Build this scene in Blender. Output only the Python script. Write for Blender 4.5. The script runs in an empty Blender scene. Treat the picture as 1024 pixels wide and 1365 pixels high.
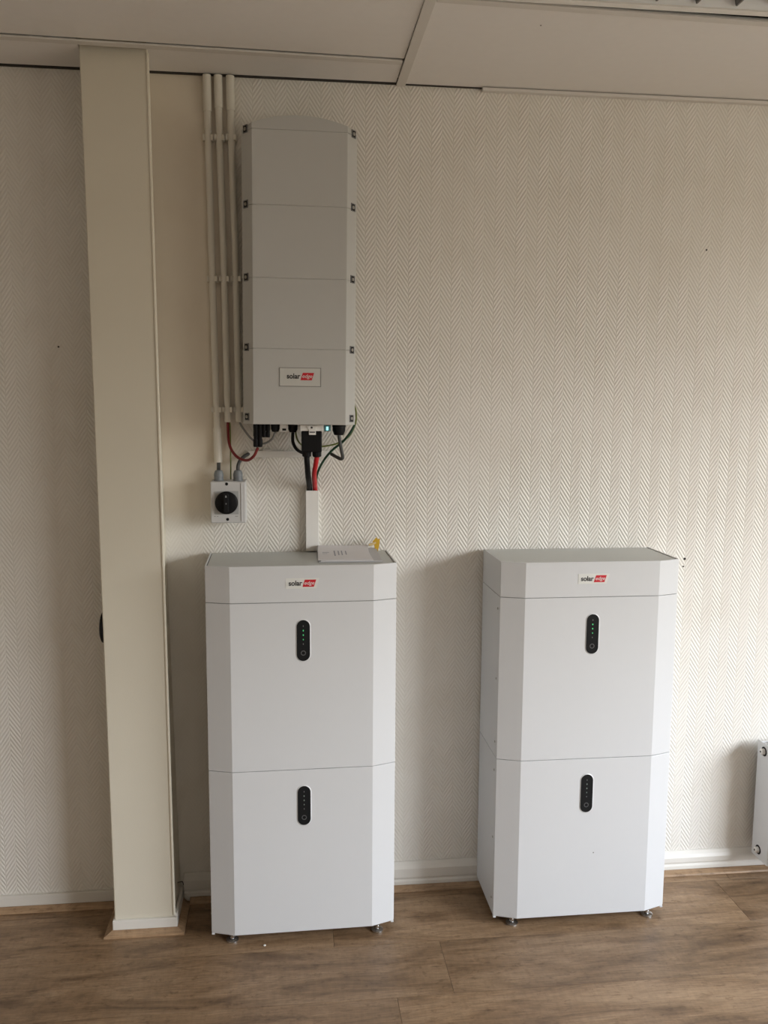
import bpy, bmesh, math, random
from mathutils import Vector, Matrix
random.seed(7)
SC = bpy.context.scene
COL = SC.collection
PI = math.pi

# ------------------------------------------------------------------ camera
CAM = Vector((0.2306, -2.6537, 1.5677)); YAW, PITCH, ROLL, FPX = 0.1131, 0.1217, 0.0062, 1155.43
fw = Vector((math.sin(YAW)*math.cos(PITCH), math.cos(YAW)*math.cos(PITCH), -math.sin(PITCH)))
rt = Vector((math.cos(YAW), -math.sin(YAW), 0)); up = rt.cross(fw)
r2 = rt*math.cos(ROLL) + up*math.sin(ROLL); u2 = up*math.cos(ROLL) - rt*math.sin(ROLL)
cd = bpy.data.cameras.new('camera'); cam = bpy.data.objects.new('camera', cd); COL.objects.link(cam)
m = Matrix((r2, u2, -fw)).transposed().to_4x4(); m.translation = CAM
cam.matrix_world = m
cd.sensor_fit = 'HORIZONTAL'; cd.sensor_width = 36; cd.lens = 36*FPX/1024
cd.clip_start = 0.05
SC.camera = cam

# ------------------------------------------------------------------ sky seen through the window, exposure
SKY = 17.0
world = bpy.data.worlds.new('sky'); SC.world = world; world.use_nodes = True
nt = world.node_tree; nt.nodes.clear()
tc = nt.nodes.new('ShaderNodeTexCoord'); sp = nt.nodes.new('ShaderNodeSeparateXYZ')
rp = nt.nodes.new('ShaderNodeValToRGB'); mr = nt.nodes.new('ShaderNodeMapRange')
bg = nt.nodes.new('ShaderNodeBackground'); ow = nt.nodes.new('ShaderNodeOutputWorld')
nt.links.new(tc.outputs['Generated'], sp.inputs[0]); nt.links.new(sp.outputs['Z'], mr.inputs['Value'])
mr.inputs['From Min'].default_value = -1; mr.inputs['From Max'].default_value = 1
nt.links.new(mr.outputs[0], rp.inputs[0]); nt.links.new(rp.outputs[0], bg.inputs[0]); nt.links.new(bg.outputs[0], ow.inputs[0])
cr = rp.color_ramp
cr.elements[0].position = 0.0; cr.elements[0].color = (.095, .086, .068, 1)
cr.elements[1].position = 1.0; cr.elements[1].color = (.62, .78, 1.0, 1)
for p_, c_ in ((.46, (.125, .114, .092)), (.503, (.20, .188, .163)), (.545, (.46, .47, .46)), (.62, (.98, 1.0, 1.03)), (.70, (.87, .96, 1.08))):
    e = cr.elements.new(p_); e.color = (*c_, 1)
bg.inputs[1].default_value = SKY
SC.view_settings.view_transform = 'Standard'; SC.view_settings.look = 'None'
SC.view_settings.gamma = 1; SC.view_settings.use_curve_mapping = False
SC.view_settings.exposure = 0.50
RX0, RX1, RY1, RH = -2.2, 3.9, -5.4, 2.5          # room
WIN = (-4.4, -1.2, 0.80, 2.30)                     # window in the right wall: y0,y1,z0,z1
def portal(name, loc, rot, sx, sy):
    l = bpy.data.lights.new(name, 'AREA'); l.shape = 'RECTANGLE'; l.size = sx; l.size_y = sy
    l.cycles.is_portal = True; l.energy = 1
    o = bpy.data.objects.new(name, l); COL.objects.link(o); o.location = loc; o.rotation_euler = rot
portal('window_daylight', (RX1+.05, (WIN[0]+WIN[1])/2, (WIN[2]+WIN[3])/2), (0, PI/2, 0), WIN[3]-WIN[2], WIN[1]-WIN[0])

# ------------------------------------------------------------------ materials
def new_mat(name):
    M = bpy.data.materials.new(name); M.use_nodes = True
    return M, M.node_tree, M.node_tree.nodes['Principled BSDF']
def L(nt, a, b): nt.links.new(a, b)
def mat(name, col, rough=.5, metal=0, bump=.0, scale=200, var=.03, emit=None, estr=0, coat=0):
    """colour with a little procedural mottling and fine relief"""
    M, nt, b = new_mat(name)
    tcn = nt.nodes.new('ShaderNodeTexCoord'); no = nt.nodes.new('ShaderNodeTexNoise')
    no.inputs['Scale'].default_value = scale*.1; no.inputs['Detail'].default_value = 4
    L(nt, tcn.outputs['Object'], no.inputs['Vector'])
    mx = nt.nodes.new('ShaderNodeMix'); mx.data_type = 'RGBA'
    mx.inputs['A'].default_value = (*[c*(1-var) for c in col], 1); mx.inputs['B'].default_value = (*[min(1, c*(1+var)) for c in col], 1)
    L(nt, no.outputs['Fac'], mx.inputs['Factor']); L(nt, mx.outputs['Result'], b.inputs['Base Color'])
    b.inputs['Roughness'].default_value = rough; b.inputs['Metallic'].default_value = metal
    b.inputs['Specular IOR Level'].default_value = .18 if max(col) < .02 else .5
    if coat: b.inputs['Coat Weight'].default_value = coat; b.inputs['Coat Roughness'].default_value = .15
    if bump:
        n2 = nt.nodes.new('ShaderNodeTexNoise'); n2.inputs['Scale'].default_value = scale*3
        L(nt, tcn.outputs['Object'], n2.inputs['Vector'])
        bp = nt.nodes.new('ShaderNodeBump'); bp.inputs['Strength'].default_value = bump; bp.inputs['Distance'].default_value = .001
        L(nt, n2.outputs['Fac'], bp.inputs['Height']); L(nt, bp.outputs[0], b.inputs['Normal'])
    if emit: b.inputs['Emission Color'].default_value = (*emit, 1); b.inputs['Emission Strength'].default_value = estr
    return M
def wallpaper():
    M, nt, b = new_mat('herringbone_wallpaper')
    def math_(op, a, c=None, cl=False):
        n = nt.nodes.new('ShaderNodeMath'); n.operation = op; n.use_clamp = cl
        for i, v in enumerate((a, c)):
            if v is None: continue
            if isinstance(v, (int, float)): n.inputs[i].default_value = v
            else: L(nt, v, n.inputs[i])
        return n.outputs[0]
    def mrange(v, a, c, d=0., e=1.):
        n = nt.nodes.new('ShaderNodeMapRange'); n.interpolation_type = 'SMOOTHSTEP'
        n.inputs['From Min'].default_value = a; n.inputs['From Max'].default_value = c
        n.inputs['To Min'].default_value = d; n.inputs['To Max'].default_value = e
        L(nt, v, n.inputs['Value']); return n.outputs[0]
    t = nt.nodes.new('ShaderNodeTexCoord'); s = nt.nodes.new('ShaderNodeSeparateXYZ'); L(nt, t.outputs['Object'], s.inputs[0])
    x, z = s.outputs['X'], s.outputs['Z']
    wob = nt.nodes.new('ShaderNodeTexNoise'); wob.inputs['Scale'].default_value = 30; wob.inputs['Detail'].default_value = 3
    L(nt, t.outputs['Object'], wob.inputs['Vector'])
    P = .0656
    u = math_('FRACT', math_('DIVIDE', math_('SUBTRACT', x, .371-40*P-P/2), P))
    d = math_('MULTIPLY', math_('ABSOLUTE', math_('SUBTRACT', u, .5)), P)
    ph = math_('ADD', math_('ADD', z, math_('MULTIPLY', d, 1.5)), math_('MULTIPLY', wob.outputs['Fac'], .004))
    rid = math_('ADD', math_('MULTIPLY', math_('SINE', math_('MULTIPLY', ph, 2*PI/.0163)), .5), .5)
    rid = math_('POWER', rid, .8)
    # seams of the lanes are a little flattened
    lane = mrange(math_('ABSOLUTE', math_('SUBTRACT', math_('MULTIPLY', d, 2/P), .5)), .42, .5, 1., .6)
    big = nt.nodes.new('ShaderNodeTexNoise'); big.inputs['Scale'].default_value = 2.2; big.inputs['Detail'].default_value = 2
    L(nt, t.outputs['Object'], big.inputs['Vector'])
    bm_ = mrange(big.outputs['Fac'], .3, .65, .65, 1.)
    # filled and painted over between pillar and conduits, above the switch
    inx = math_('MULTIPLY', mrange(x, -.2, -.16), mrange(x, .045, .12, 1., 0.))
    iny = mrange(z, 1.20, 1.27)
    smooth = math_('MULTIPLY', inx, iny)
    low = math_('MULTIPLY', math_('MULTIPLY', mrange(x, -.2, -.16), mrange(x, -.06, .01, 1., 0.)), .75)
    keep = math_('SUBTRACT', 1., math_('MAXIMUM', smooth, low), True)
    h = math_('MULTIPLY', math_('MULTIPLY', math_('MULTIPLY', rid, lane), bm_), keep)
    fine = nt.nodes.new('ShaderNodeTexNoise'); fine.inputs['Scale'].default_value = 220; fine.inputs['Detail'].default_value = 3
    L(nt, t.outputs['Object'], fine.inputs['Vector'])
    h2 = math_('ADD', h, math_('MULTIPLY', fine.outputs['Fac'], .05))
    bp = nt.nodes.new('ShaderNodeBump'); bp.inputs['Strength'].default_value = 1.0; bp.inputs['Distance'].default_value = .0011
    L(nt, h2, bp.inputs['Height']); L(nt, bp.outputs[0], b.inputs['Normal'])
    # colour: emulsion, slightly yellower on the filled patch, relief shade painted darker into the grooves
    c1 = nt.nodes.new('ShaderNodeMix'); c1.data_type = 'RGBA'
    c1.inputs['A'].default_value = (.82, .795, .74, 1); c1.inputs['B'].default_value = (.79, .72, .61, 1)
    L(nt, smooth, c1.inputs['Factor'])
    st = nt.nodes.new('ShaderNodeTexNoise'); st.inputs['Scale'].default_value = 6; st.inputs['Detail'].default_value = 5
    L(nt, t.outputs['Object'], st.inputs['Vector'])
    c2 = nt.nodes.new('ShaderNodeMix'); c2.data_type = 'RGBA'; c2.blend_type = 'MULTIPLY'; c2.inputs['B'].default_value = (.93, .915, .89, 1)
    L(nt, mrange(st.outputs['Fac'], .4, .75, 0, .6), c2.inputs['Factor']); L(nt, c1.outputs['Result'], c2.inputs['A'])
    c3 = nt.nodes.new('ShaderNodeMix'); c3.data_type = 'RGBA'; c3.blend_type = 'MULTIPLY'; c3.inputs['B'].default_value = (.94, .935, .925, 1)
    L(nt, math_('MULTIPLY', math_('SUBTRACT', 1., rid), keep), c3.inputs['Factor']); L(nt, c2.outputs['Result'], c3.inputs['A'])
    L(nt, c3.outputs['Result'], b.inputs['Base Color'])
    b.inputs['Roughness'].default_value = .42; b.inputs['Specular IOR Level'].default_value = .4
    return M
def wood(name, dark, mid, light, rough=.42, scale=1.0):
    M, nt, b = new_mat(name)
    def N(t, **k):
        n = nt.nodes.new(t)
        for q, v in k.items(): setattr(n, q, v)
        return n
    t = N('ShaderNodeTexCoord'); oi = N('ShaderNodeObjectInfo')
    ad = N('ShaderNodeVectorMath', operation='ADD'); cx = N('ShaderNodeCombineXYZ'); ml = N('ShaderNodeMath', operation='MULTIPLY'); ml.inputs[1].default_value = 37.
    L(nt, oi.outputs['Random'], ml.inputs[0]); L(nt, ml.outputs[0], cx.inputs[0]); L(nt, ml.outputs[0], cx.inputs[1])
    L(nt, t.outputs['Object'], ad.inputs[0]); L(nt, cx.outputs[0], ad.inputs[1])
    def noise(sx, sy, det, rough_, dist):
        mp = N('ShaderNodeMapping'); mp.inputs['Scale'].default_value = (sx*scale, sy*scale, sy); L(nt, ad.outputs[0], mp.inputs[0])
        n = N('ShaderNodeTexNoise'); n.inputs['Scale'].default_value = 1.; n.inputs['Detail'].default_value = det
        n.inputs['Roughness'].default_value = rough_; n.inputs['Distortion'].default_value = dist
        L(nt, mp.outputs[0], n.inputs['Vector']); return n.outputs['Fac']
    def mixc(a_, b_, mode, f):
        m_ = N('ShaderNodeMix', data_type='RGBA', blend_type=mode)
        if isinstance(f, float): m_.inputs['Factor'].default_value = f
        else: L(nt, f, m_.inputs['Factor'])
        L(nt, a_, m_.inputs['A'])
        if isinstance(b_, tuple): m_.inputs['B'].default_value = (*b_, 1)
        else: L(nt, b_, m_.inputs['B'])
        return m_.outputs['Result']
    def mr_(v, a_, c_, d_, e_):
        n = N('ShaderNodeMapRange', interpolation_type='SMOOTHSTEP')
        for q, w in zip(('From Min', 'From Max', 'To Min', 'To Max'), (a_, c_, d_, e_)): n.inputs[q].default_value = w
        L(nt, v, n.inputs['Value']); return n.outputs[0]
    r = N('ShaderNodeValToRGB'); r.color_ramp.elements[0].position = .30; r.color_ramp.elements[0].color = (*dark, 1)
    r.color_ramp.elements[1].position = .68; r.color_ramp.elements[1].color = (*light, 1)
    e = r.color_ramp.elements.new(.47); e.color = (*mid, 1)
    L(nt, noise(2.6, 13, 9, .68, .9), r.inputs[0])
    g1 = noise(14, 190, 5, .6, .3)          # long fibres
    c = mixc(r.outputs[0], g1, 'OVERLAY', .5)
    g2 = noise(75, 22, 3, .6, .2)           # short cross-cut saw marks
    c = mixc(c, g2, 'OVERLAY', .22)
    fl_ = noise(30, 60, 4, .7, .4)
    c = mixc(c, (.60, .55, .50), 'MULTIPLY', mr_(fl_, .54, .68, 0., .7))
    mp3 = N('ShaderNodeMapping'); mp3.inputs['Scale'].default_value = (3.2, 8., 8.); L(nt, ad.outputs[0], mp3.inputs[0])
    vo = N('ShaderNodeTexVoronoi'); vo.inputs['Scale'].default_value = 1.
    wv = N('ShaderNodeVectorMath', operation='ADD'); wn = N('ShaderNodeTexNoise'); wn.inputs['Scale'].default_value = 9.; L(nt, ad.outputs[0], wn.inputs['Vector'])
    ws = N('ShaderNodeVectorMath', operation='SCALE'); ws.inputs['Scale'].default_value = .35; L(nt, wn.outputs['Color'], ws.inputs[0])
    L(nt, mp3.outputs[0], wv.inputs[0]); L(nt, ws.outputs[0], wv.inputs[1]); L(nt, wv.outputs[0], vo.inputs['Vector'])
    c = mixc(c, (.50, .44, .38), 'MULTIPLY', mr_(vo.outputs['Distance'], .02, .30, .75, 0.))
    hv = N('ShaderNodeHueSaturation'); mv = N('ShaderNodeMapRange'); mv.inputs['To Min'].default_value = .90; mv.inputs['To Max'].default_value = 1.10
    L(nt, oi.outputs['Random'], mv.inputs['Value']); L(nt, mv.outputs[0], hv.inputs['Value']); L(nt, c, hv.inputs['Color'])
    L(nt, hv.outputs[0], b.inputs['Base Color'])
    bp = N('ShaderNodeBump'); bp.inputs['Strength'].default_value = .3; bp.inputs['Distance'].default_value = .0006
    L(nt, g1, bp.inputs['Height']); L(nt, bp.outputs[0], b.inputs['Normal'])
    b.inputs['Roughness'].default_value = rough
    return M
M_WALL = wallpaper()
M_PLAIN = mat('plain_wall_paint', (.72, .64, .53), .7, bump=.3)
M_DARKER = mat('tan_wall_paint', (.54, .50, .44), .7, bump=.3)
M_PILLAR = mat('cream_pillar_paint', (.70, .655, .545), .42, bump=.15, scale=60, var=.025)
M_SKIRT = mat('white_gloss_skirting', (.74, .715, .66), .35, bump=.1, scale=60)
M_TILE = mat('ceiling_tile', (.88, .86, .835), .85, bump=.5, scale=400, var=.02)
M_RAIL = mat('ceiling_rail', (.72, .695, .655), .45)
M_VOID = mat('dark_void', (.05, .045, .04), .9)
M_FLOOR = wood('laminate_plank', (.098, .056, .029), (.222, .137, .074), (.335, .222, .130))
M_TRIM = wood('wood_trim', (.25, .155, .085), (.35, .228, .132), (.43, .29, .175), .45, .8)
M_CAB = mat('white_powder_coat', (.66, .670, .678), .38, bump=.06, scale=500, var=.008)
M_CABS = mat('white_powder_coat_lid', (.57, .59, .575), .42, bump=.06, scale=500, var=.01)
M_GAP = mat('dark_joint', (.24, .24, .24), .8)
M_INV = mat('light_grey_coated_metal', (.53, .53, .512), .48, bump=.05, scale=400, var=.012)
M_INVL = mat('dark_heatsink_metal', (.35, .345, .33), .5)
M_BLACK = mat('black_plastic', (.008, .008, .009), .5)
M_BLACKM = mat('black_matt_plastic', (.011, .011, .012), .65)
M_CTRL = mat('smoked_black_panel', (.012, .013, .014), .38)
M_GREYRING = mat('grey_ring', (.16, .16, .165), .4)
M_PVC = mat('cream_pvc', (.78, .75, .67), .38)
M_CLIP = mat('white_clip_plastic', (.82, .79, .71), .4)
M_WHITEP = mat('white_plastic', (.87, .86, .83), .35)
M_SWBOX = mat('grey_white_enclosure', (.62, .62, .62), .4)
M_SWPL = mat('grey_switch_plate', (.42, .43, .43), .4)
M_GLAND = mat('blue_grey_gland', (.20, .22, .235), .45)
M_RED = mat('red_cable_jacket', (.55, .012, .018), .4)
M_DRED = mat('dark_red_cable_jacket', (.19, .014, .016), .4)
M_GREYC = mat('grey_cable_jacket', (.075, .078, .078), .55)
M_LGREYC = mat('light_grey_cable_jacket', (.27, .27, .26), .5)
M_GREEN = mat('dark_green_cable_jacket', (.012, .06, .032), .45)
M_YG = mat('yellow_green_cable_jacket', (.17, .20, .045), .5)
M_CHROME = mat('chrome', (.62, .62, .62), .22, 1)
M_STEEL = mat('dull_steel', (.42, .40, .37), .4, 1)
M_LETTER = mat('dark_lettering', (.035, .035, .038), .5)
M_LOGO_R = mat('red_logo_print', (.58, .012, .025), .5)
M_LOGO_W = mat('white_logo_print', (.78, .70, .68), .5)
M_STICK = mat('off_white_sticker', (.74, .745, .71), .35)
M_STICK2 = mat('grey_label_foil', (.60, .60, .57), .35)
M_EDGE = mat('grey_label_edge', (.20, .195, .18), .5)
M_LEDG = mat('lit_green_led', (.05, .4, .12), .4, emit=(.12, .75, .30), estr=.35)
M_LEDD = mat('dim_led', (.22, .27, .24), .4)
M_LEDC = mat('lit_cyan_indicator', (.3, .7, .7), .4, emit=(.30, .85, .9), estr=1.1)
M_TEAL = mat('teal_display_window', (.10, .22, .24), .25)
M_PAPER = mat('white_paper', (.76, .74, .75), .6, var=.04, scale=120)
M_PAPER2 = mat('grey_envelope_paper', (.55, .545, .56), .6, var=.03)
M_PRINT = mat('grey_print', (.33, .33, .37), .6)
M_YEL = mat('yellow_plastic', (.62, .38, .03), .45)
M_RAD = mat('white_radiator_enamel', (.74, .75, .76), .32)
M_LOUV = mat('satin_aluminium_louvre', (.22, .22, .22), .35, .6)
M_REFL = mat('bright_aluminium_reflector', (.80, .83, .85), .3, .1)
M_TUBE = mat('unlit_lamp_tube', (.85, .86, .86), .3)
M_HOLE = mat('dark_hole', (.04, .035, .03), .9)

# ------------------------------------------------------------------ mesh helpers
def obj(name, bm, m_, parent=None, smooth=None, bevel=0, seg=2, loc=None, rot=None):
    me = bpy.data.meshes.new(name)
    bmesh.ops.recalc_face_normals(bm, faces=bm.faces[:])
    bm.to_mesh(me); bm.free()
    o = bpy.data.objects.new(name, me); COL.objects.link(o)
    for mm in (m_ if isinstance(m_, (list, tuple)) else [m_]): me.materials.append(mm)
    if smooth is not None:
        for p in me.polygons: p.use_smooth = True
        me.set_sharp_from_angle(angle=math.radians(smooth))
    if bevel:
        b = o.modifiers.new('bevel', 'BEVEL'); b.width = bevel; b.segments = seg; b.limit_method = 'ANGLE'; b.angle_limit = math.radians(9)
    if parent: o.parent = parent
    if loc: o.location = loc
    if rot: o.rotation_euler = rot
    return o
def box(bm, x0, x1, y0, y1, z0, z1):
    vs = [bm.verts.new(c) for c in ((x0,y0,z0),(x1,y0,z0),(x1,y1,z0),(x0,y1,z0),(x0,y0,z1),(x1,y0,z1),(x1,y1,z1),(x0,y1,z1))]
    for f in ((0,3,2,1),(4,5,6,7),(0,1,5,4),(1,2,6,5),(2,3,7,6),(3,0,4,7)): bm.faces.new([vs[i] for i in f])
    return bm
def B(*a):
    bm = bmesh.new(); box(bm, *a); return bm
def prism(bm, poly, z0, z1, axis='z'):
    """extrude a polygon of (a,b) along an axis"""
    def P(a, b, c): return {'z': (a, b, c), 'y': (a, c, b), 'x': (c, a, b)}[axis]
    A = [bm.verts.new(P(a, b, z0)) for a, b in poly]; C = [bm.verts.new(P(a, b, z1)) for a, b in poly]
    bm.faces.new(A); bm.faces.new(C[::-1]); n = len(poly)
    for i in range(n): bm.faces.new((A[i], A[(i+1) % n], C[(i+1) % n], C[i]))
    return bm
def PR(poly, z0, z1, axis='z'): return prism(bmesh.new(), poly, z0, z1, axis)
def lathe(bm, prof, n=24, mtx=None):
    """prof: (radius, height) along local z"""
    rings = []
    for r, h in prof:
        ring = []
        for k in range(n):
            v = Vector((r*math.cos(2*PI*k/n), r*math.sin(2*PI*k/n), h))
            ring.append(bm.verts.new(mtx @ v if mtx else v))
        rings.append(ring)
    for a, b in zip(rings, rings[1:]):
        for k in range(n): bm.faces.new((a[k], a[(k+1) % n], b[(k+1) % n], b[k]))
    bm.faces.new(rings[0][::-1]); bm.faces.new(rings[-1])
    return bm
def frame(loc, d):
    """matrix with local z along d"""
    q = Vector((0, 0, 1)).rotation_difference(Vector(d).normalized()).to_matrix().to_4x4(); q.translation = Vector(loc); return q
def LA(prof, loc=(0,0,0), d=(0,0,1), n=24): return lathe(bmesh.new(), prof, n, frame(loc, d))
def smooth_path(pts, k=8):
    P = [Vector(p) for p in pts]
    if len(P) < 3: return P
    Q = [P[0]*2-P[1]] + P + [P[-1]*2-P[-2]]; out = []
    for i in range(1, len(Q)-2):
        p0, p1, p2, p3 = Q[i-1:i+3]
        for j in range(k):
            t = j/k
            out.append(.5*((2*p1)+(p2-p0)*t+(2*p0-5*p1+4*p2-p3)*t*t+(3*p1-p0-3*p2+p3)*t**3))
    out.append(P[-1]); return out
def tube(bm, pts, r, n=12, k=8):
    P = smooth_path(pts, k); T = [(P[min(i+1, len(P)-1)]-P[max(i-1, 0)]).normalized() for i in range(len(P))]
    N = T[0].orthogonal().normalized(); rings = []
    for i, p in enumerate(P):
        N = (N - T[i]*N.dot(T[i])).normalized(); Bn = T[i].cross(N)
        rings.append([bm.verts.new(p + r*(math.cos(2*PI*j/n)*N + math.sin(2*PI*j/n)*Bn)) for j in range(n)])
    for a, b in zip(rings, rings[1:]):
        for j in range(n): bm.faces.new((a[j], a[(j+1) % n], b[(j+1) % n], b[j]))
    bm.faces.new(rings[0][::-1]); bm.faces.new(rings[-1]); return bm
def TU(pts, r, n=12, k=8): return tube(bmesh.new(), pts, r, n, k)
def text_mesh(txt, x0, x1, z0, z1, y, depth=.0004, off=.0, shear=0):
    """lettering on a plane facing -y, fitted to the rectangle"""
    c = bpy.data.curves.new('t', 'FONT'); c.body = txt; c.extrude = .001; c.offset = off; c.shear = shear
    o = bpy.data.objects.new('t', c); COL.objects.link(o); bpy.context.view_layer.update()
    me = bpy.data.meshes.new_from_object(o.evaluated_get(bpy.context.evaluated_depsgraph_get()))
    bpy.data.objects.remove(o); bpy.data.curves.remove(c)
    xs = [v.co.x for v in me.vertices]; ys = [v.co.y for v in me.vertices]
    a, b, c0, d = min(xs), max(xs), min(ys), max(ys)
    bm = bmesh.new(); bm.from_mesh(me); bpy.data.meshes.remove(me)
    for v in bm.verts:
        v.co = Vector((x0+(v.co.x-a)/(b-a)*(x1-x0), y-(depth if v.co.z > 0 else 0), z0+(v.co.y-c0)/(d-c0)*(z1-z0)))
    return bm
def tag(o, label, cat, group=None):
    o['label'] = label; o['category'] = cat
    if group: o['group'] = group
    return o
def thing(name, label, cat, loc=(0,0,0), rot=(0,0,0), group=None):
    o = bpy.data.objects.new(name, None); COL.objects.link(o); o.empty_display_size = .05
    o.location = loc; o.rotation_euler = rot
    return tag(o, label, cat, group)
def struct(name, bm, m_, parent=None, **k):
    o = obj(name, bm, m_, parent, **k)
    if not parent: o['kind'] = 'structure'
    return o

# ------------------------------------------------------------------ room shell
wb = struct('wall_back', B(RX0-.1, RX1+.1, 0, .1, -.02, RH+.12), M_WALL)
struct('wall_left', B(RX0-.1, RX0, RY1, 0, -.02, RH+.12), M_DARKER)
bm = bmesh.new()
box(bm, RX1, RX1+.1, RY1, 0, -.02, WIN[2]); box(bm, RX1, RX1+.1, RY1, 0, WIN[3], RH+.12)
box(bm, RX1, RX1+.1, RY1, WIN[0], WIN[2], WIN[3]); box(bm, RX1, RX1+.1, WIN[1], 0, WIN[2], WIN[3])
struct('wall_right', bm, M_PLAIN)
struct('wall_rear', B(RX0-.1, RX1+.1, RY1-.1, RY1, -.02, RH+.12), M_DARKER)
bm = bmesh.new()
for a in (WIN[0], WIN[1]-.05, (WIN[0]+WIN[1])/2-.025): box(bm, RX1+.02, RX1+.07, a, a+.05, WIN[2], WIN[3])
for a in (WIN[2], WIN[3]-.05): box(bm, RX1+.02, RX1+.07, WIN[0], WIN[1], a, a+.05)
struct('window_1', bm, M_SKIRT)
# holes in the papered wall
for x, z, r in ((1.540, 2.057, .003), (-.425, 1.733, .003), (1.518, 1.080, .0045), (1.514, 1.055, .003)):
    obj('nail_hole', LA([(r, 0), (r*.9, .0009)], (x, -.0001, z), (0, -1, 0), 10), M_HOLE, wb)

# floor of laminate planks, boards run along x
fl = struct('floor', B(RX0-.1, RX1+.1, RY1-.1, .1, -.06, -.009), M_VOID)
edges = [0, -.065]
while edges[-1] > RY1: edges.append(edges[-1]-.2335)
PL = 1.285
offs = {1: .36, 2: .67, 3: .515}
plank_cache = {}
for i in range(len(edges)-1):
    ya, yb = edges[i], max(edges[i+1], RY1)
    off = offs.get(i, random.uniform(0, PL))
    x = off - PL*math.ceil((off-RX0)/PL)
    while x < RX1:
        a, b = max(x, RX0), min(x+PL, RX1); x += PL
        if b-a < .01: continue
        key = (round(b-a, 4), round(ya-yb, 4))
        g = .0004
        if key not in plank_cache:
            w, d = b-a, ya-yb
            bm = bmesh.new(); box(bm, g, w-g, -d+g, -g, -.008, 0)
            o = obj('plank', bm, M_FLOOR, fl, bevel=.0004, seg=1, loc=(a, ya, 0)); plank_cache[key] = o
        else:
            o = plank_cache[key].copy(); COL.objects.link(o); o.parent = fl; o.location = (a, ya, 0)

# suspended ceiling: tiles lie on rails
ce = struct('ceiling', B(RX0-.1, RX1+.1, RY1-.1, .1, RH+.10, RH+.14), M_VOID)
def skew_y(x): return .031*(x-.57)          # grid runs a little off the wall
def tile(x0, x1, y0, y1, s0=1, s1=1):
    """y0 nearer the back wall; s = follows the skew of the grid"""
    poly = [(x0, y0+s0*skew_y(x0)), (x1, y0+s0*skew_y(x1)), (x1, y1+s1*skew_y(x1)), (x0, y1+s1*skew_y(x0))]
    obj('ceiling_tile', PR(poly, RH+.004, RH+.016), M_TILE, ce, bevel=.001, seg=1)
def rail(poly): obj('ceiling_rail', PR(poly, RH-.002, RH+.0035), M_RAIL, ce, bevel=.0006, seg=1)
XM = .567; R = .012
# left bay, row beside the wall (pillar passes through it)
tile(-.64, -.306, -.013, -.170, 0, 1); obj('ceiling_tile', PR([(-.158, -.013), (XM-R*.72, -.013), (XM-R*.72, -.170+skew_y(XM)), (-.125, -.170+skew_y(-.125))], RH+.004, RH+.016), M_TILE, ce, bevel=.001, seg=1)
def xrow(x0, x1, y): rail([(x0, y+R+skew_y(x0)), (x1, y+R+skew_y(x1)), (x1, y-R+skew_y(x1)), (x0, y-R+skew_y(x0))])
xrow(-1.84, XM-R-.001, -.172)
for r in range(9):
    ya, yb = -.1885-.6*r, -.76-.6*r
    if yb < RY1: break
    tile(-.64, XM-R*.72, ya, yb); tile(-1.84, -.66, ya, yb)
    xrow(-1.84, XM-R-.001, yb-.008)
tile(-1.84, -.66, -.013, -.170, 0, 1)
# main rail, towards the camera
rail([(.560, -.001), (.586, -.001), (.566, RY1+.01), (.540, RY1+.01)])
rail([(-.662, -.0006), (-.638, -.0006), (-.638, RY1+.01), (-.662, RY1+.01)])
# right bay: wide tile beside the wall, then the light fitting
tile(XM+.012, 1.765, -.0015, -.545, 0, 1)
xrow(XM+R+.007, 1.765, -.552)
for r in range(8):
    ya, yb = -1.185-.6*r, -1.77-.6*r
    if yb < RY1: break
    tile(XM+R, 1.765, ya, yb)
    xrow(XM+R+.002, 1.765, yb-.008)
xrow(XM+R+.002, 1.765, -1.178)
for r in range(9):
    ya, yb = -.0015-.6*r, -.585-.6*r
    if yb < RY1: break
    tile(1.785, 2.96, ya, yb, 0 if r == 0 else 1, 1); tile(2.98, RX1, ya, yb, 0 if r == 0 else 1, 1)
    xrow(1.79, RX1, yb-.008)
rail([(1.763, -.0006), (1.787, -.0006), (1.787, RY1+.01), (1.763, RY1+.01)])
tile(RX0, -1.85, -.0045, RY1+.01, 0, 0)
obj('wall_angle', B(.815, RX1, -.019, -.0002, RH-.008, RH+.0012), M_RAIL, ce, bevel=.001)
obj('gap_shade_strip', B(-.152, .815, -.0075, -.0002, RH+.0015, RH+.020), M_VOID, ce)  # dark-coloured strips stand in for the shade where ceiling meets wall
obj('gap_shade_strip', B(RX0, -.306, -.0075, -.0002, RH+.0010, RH+.020), M_VOID, ce)
obj('speck', LA([(.0022, 0), (.002, .0006)], (.865, -.438, RH+.0041), (0, 0, -1), 8), M_HOLE, ce)

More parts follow.
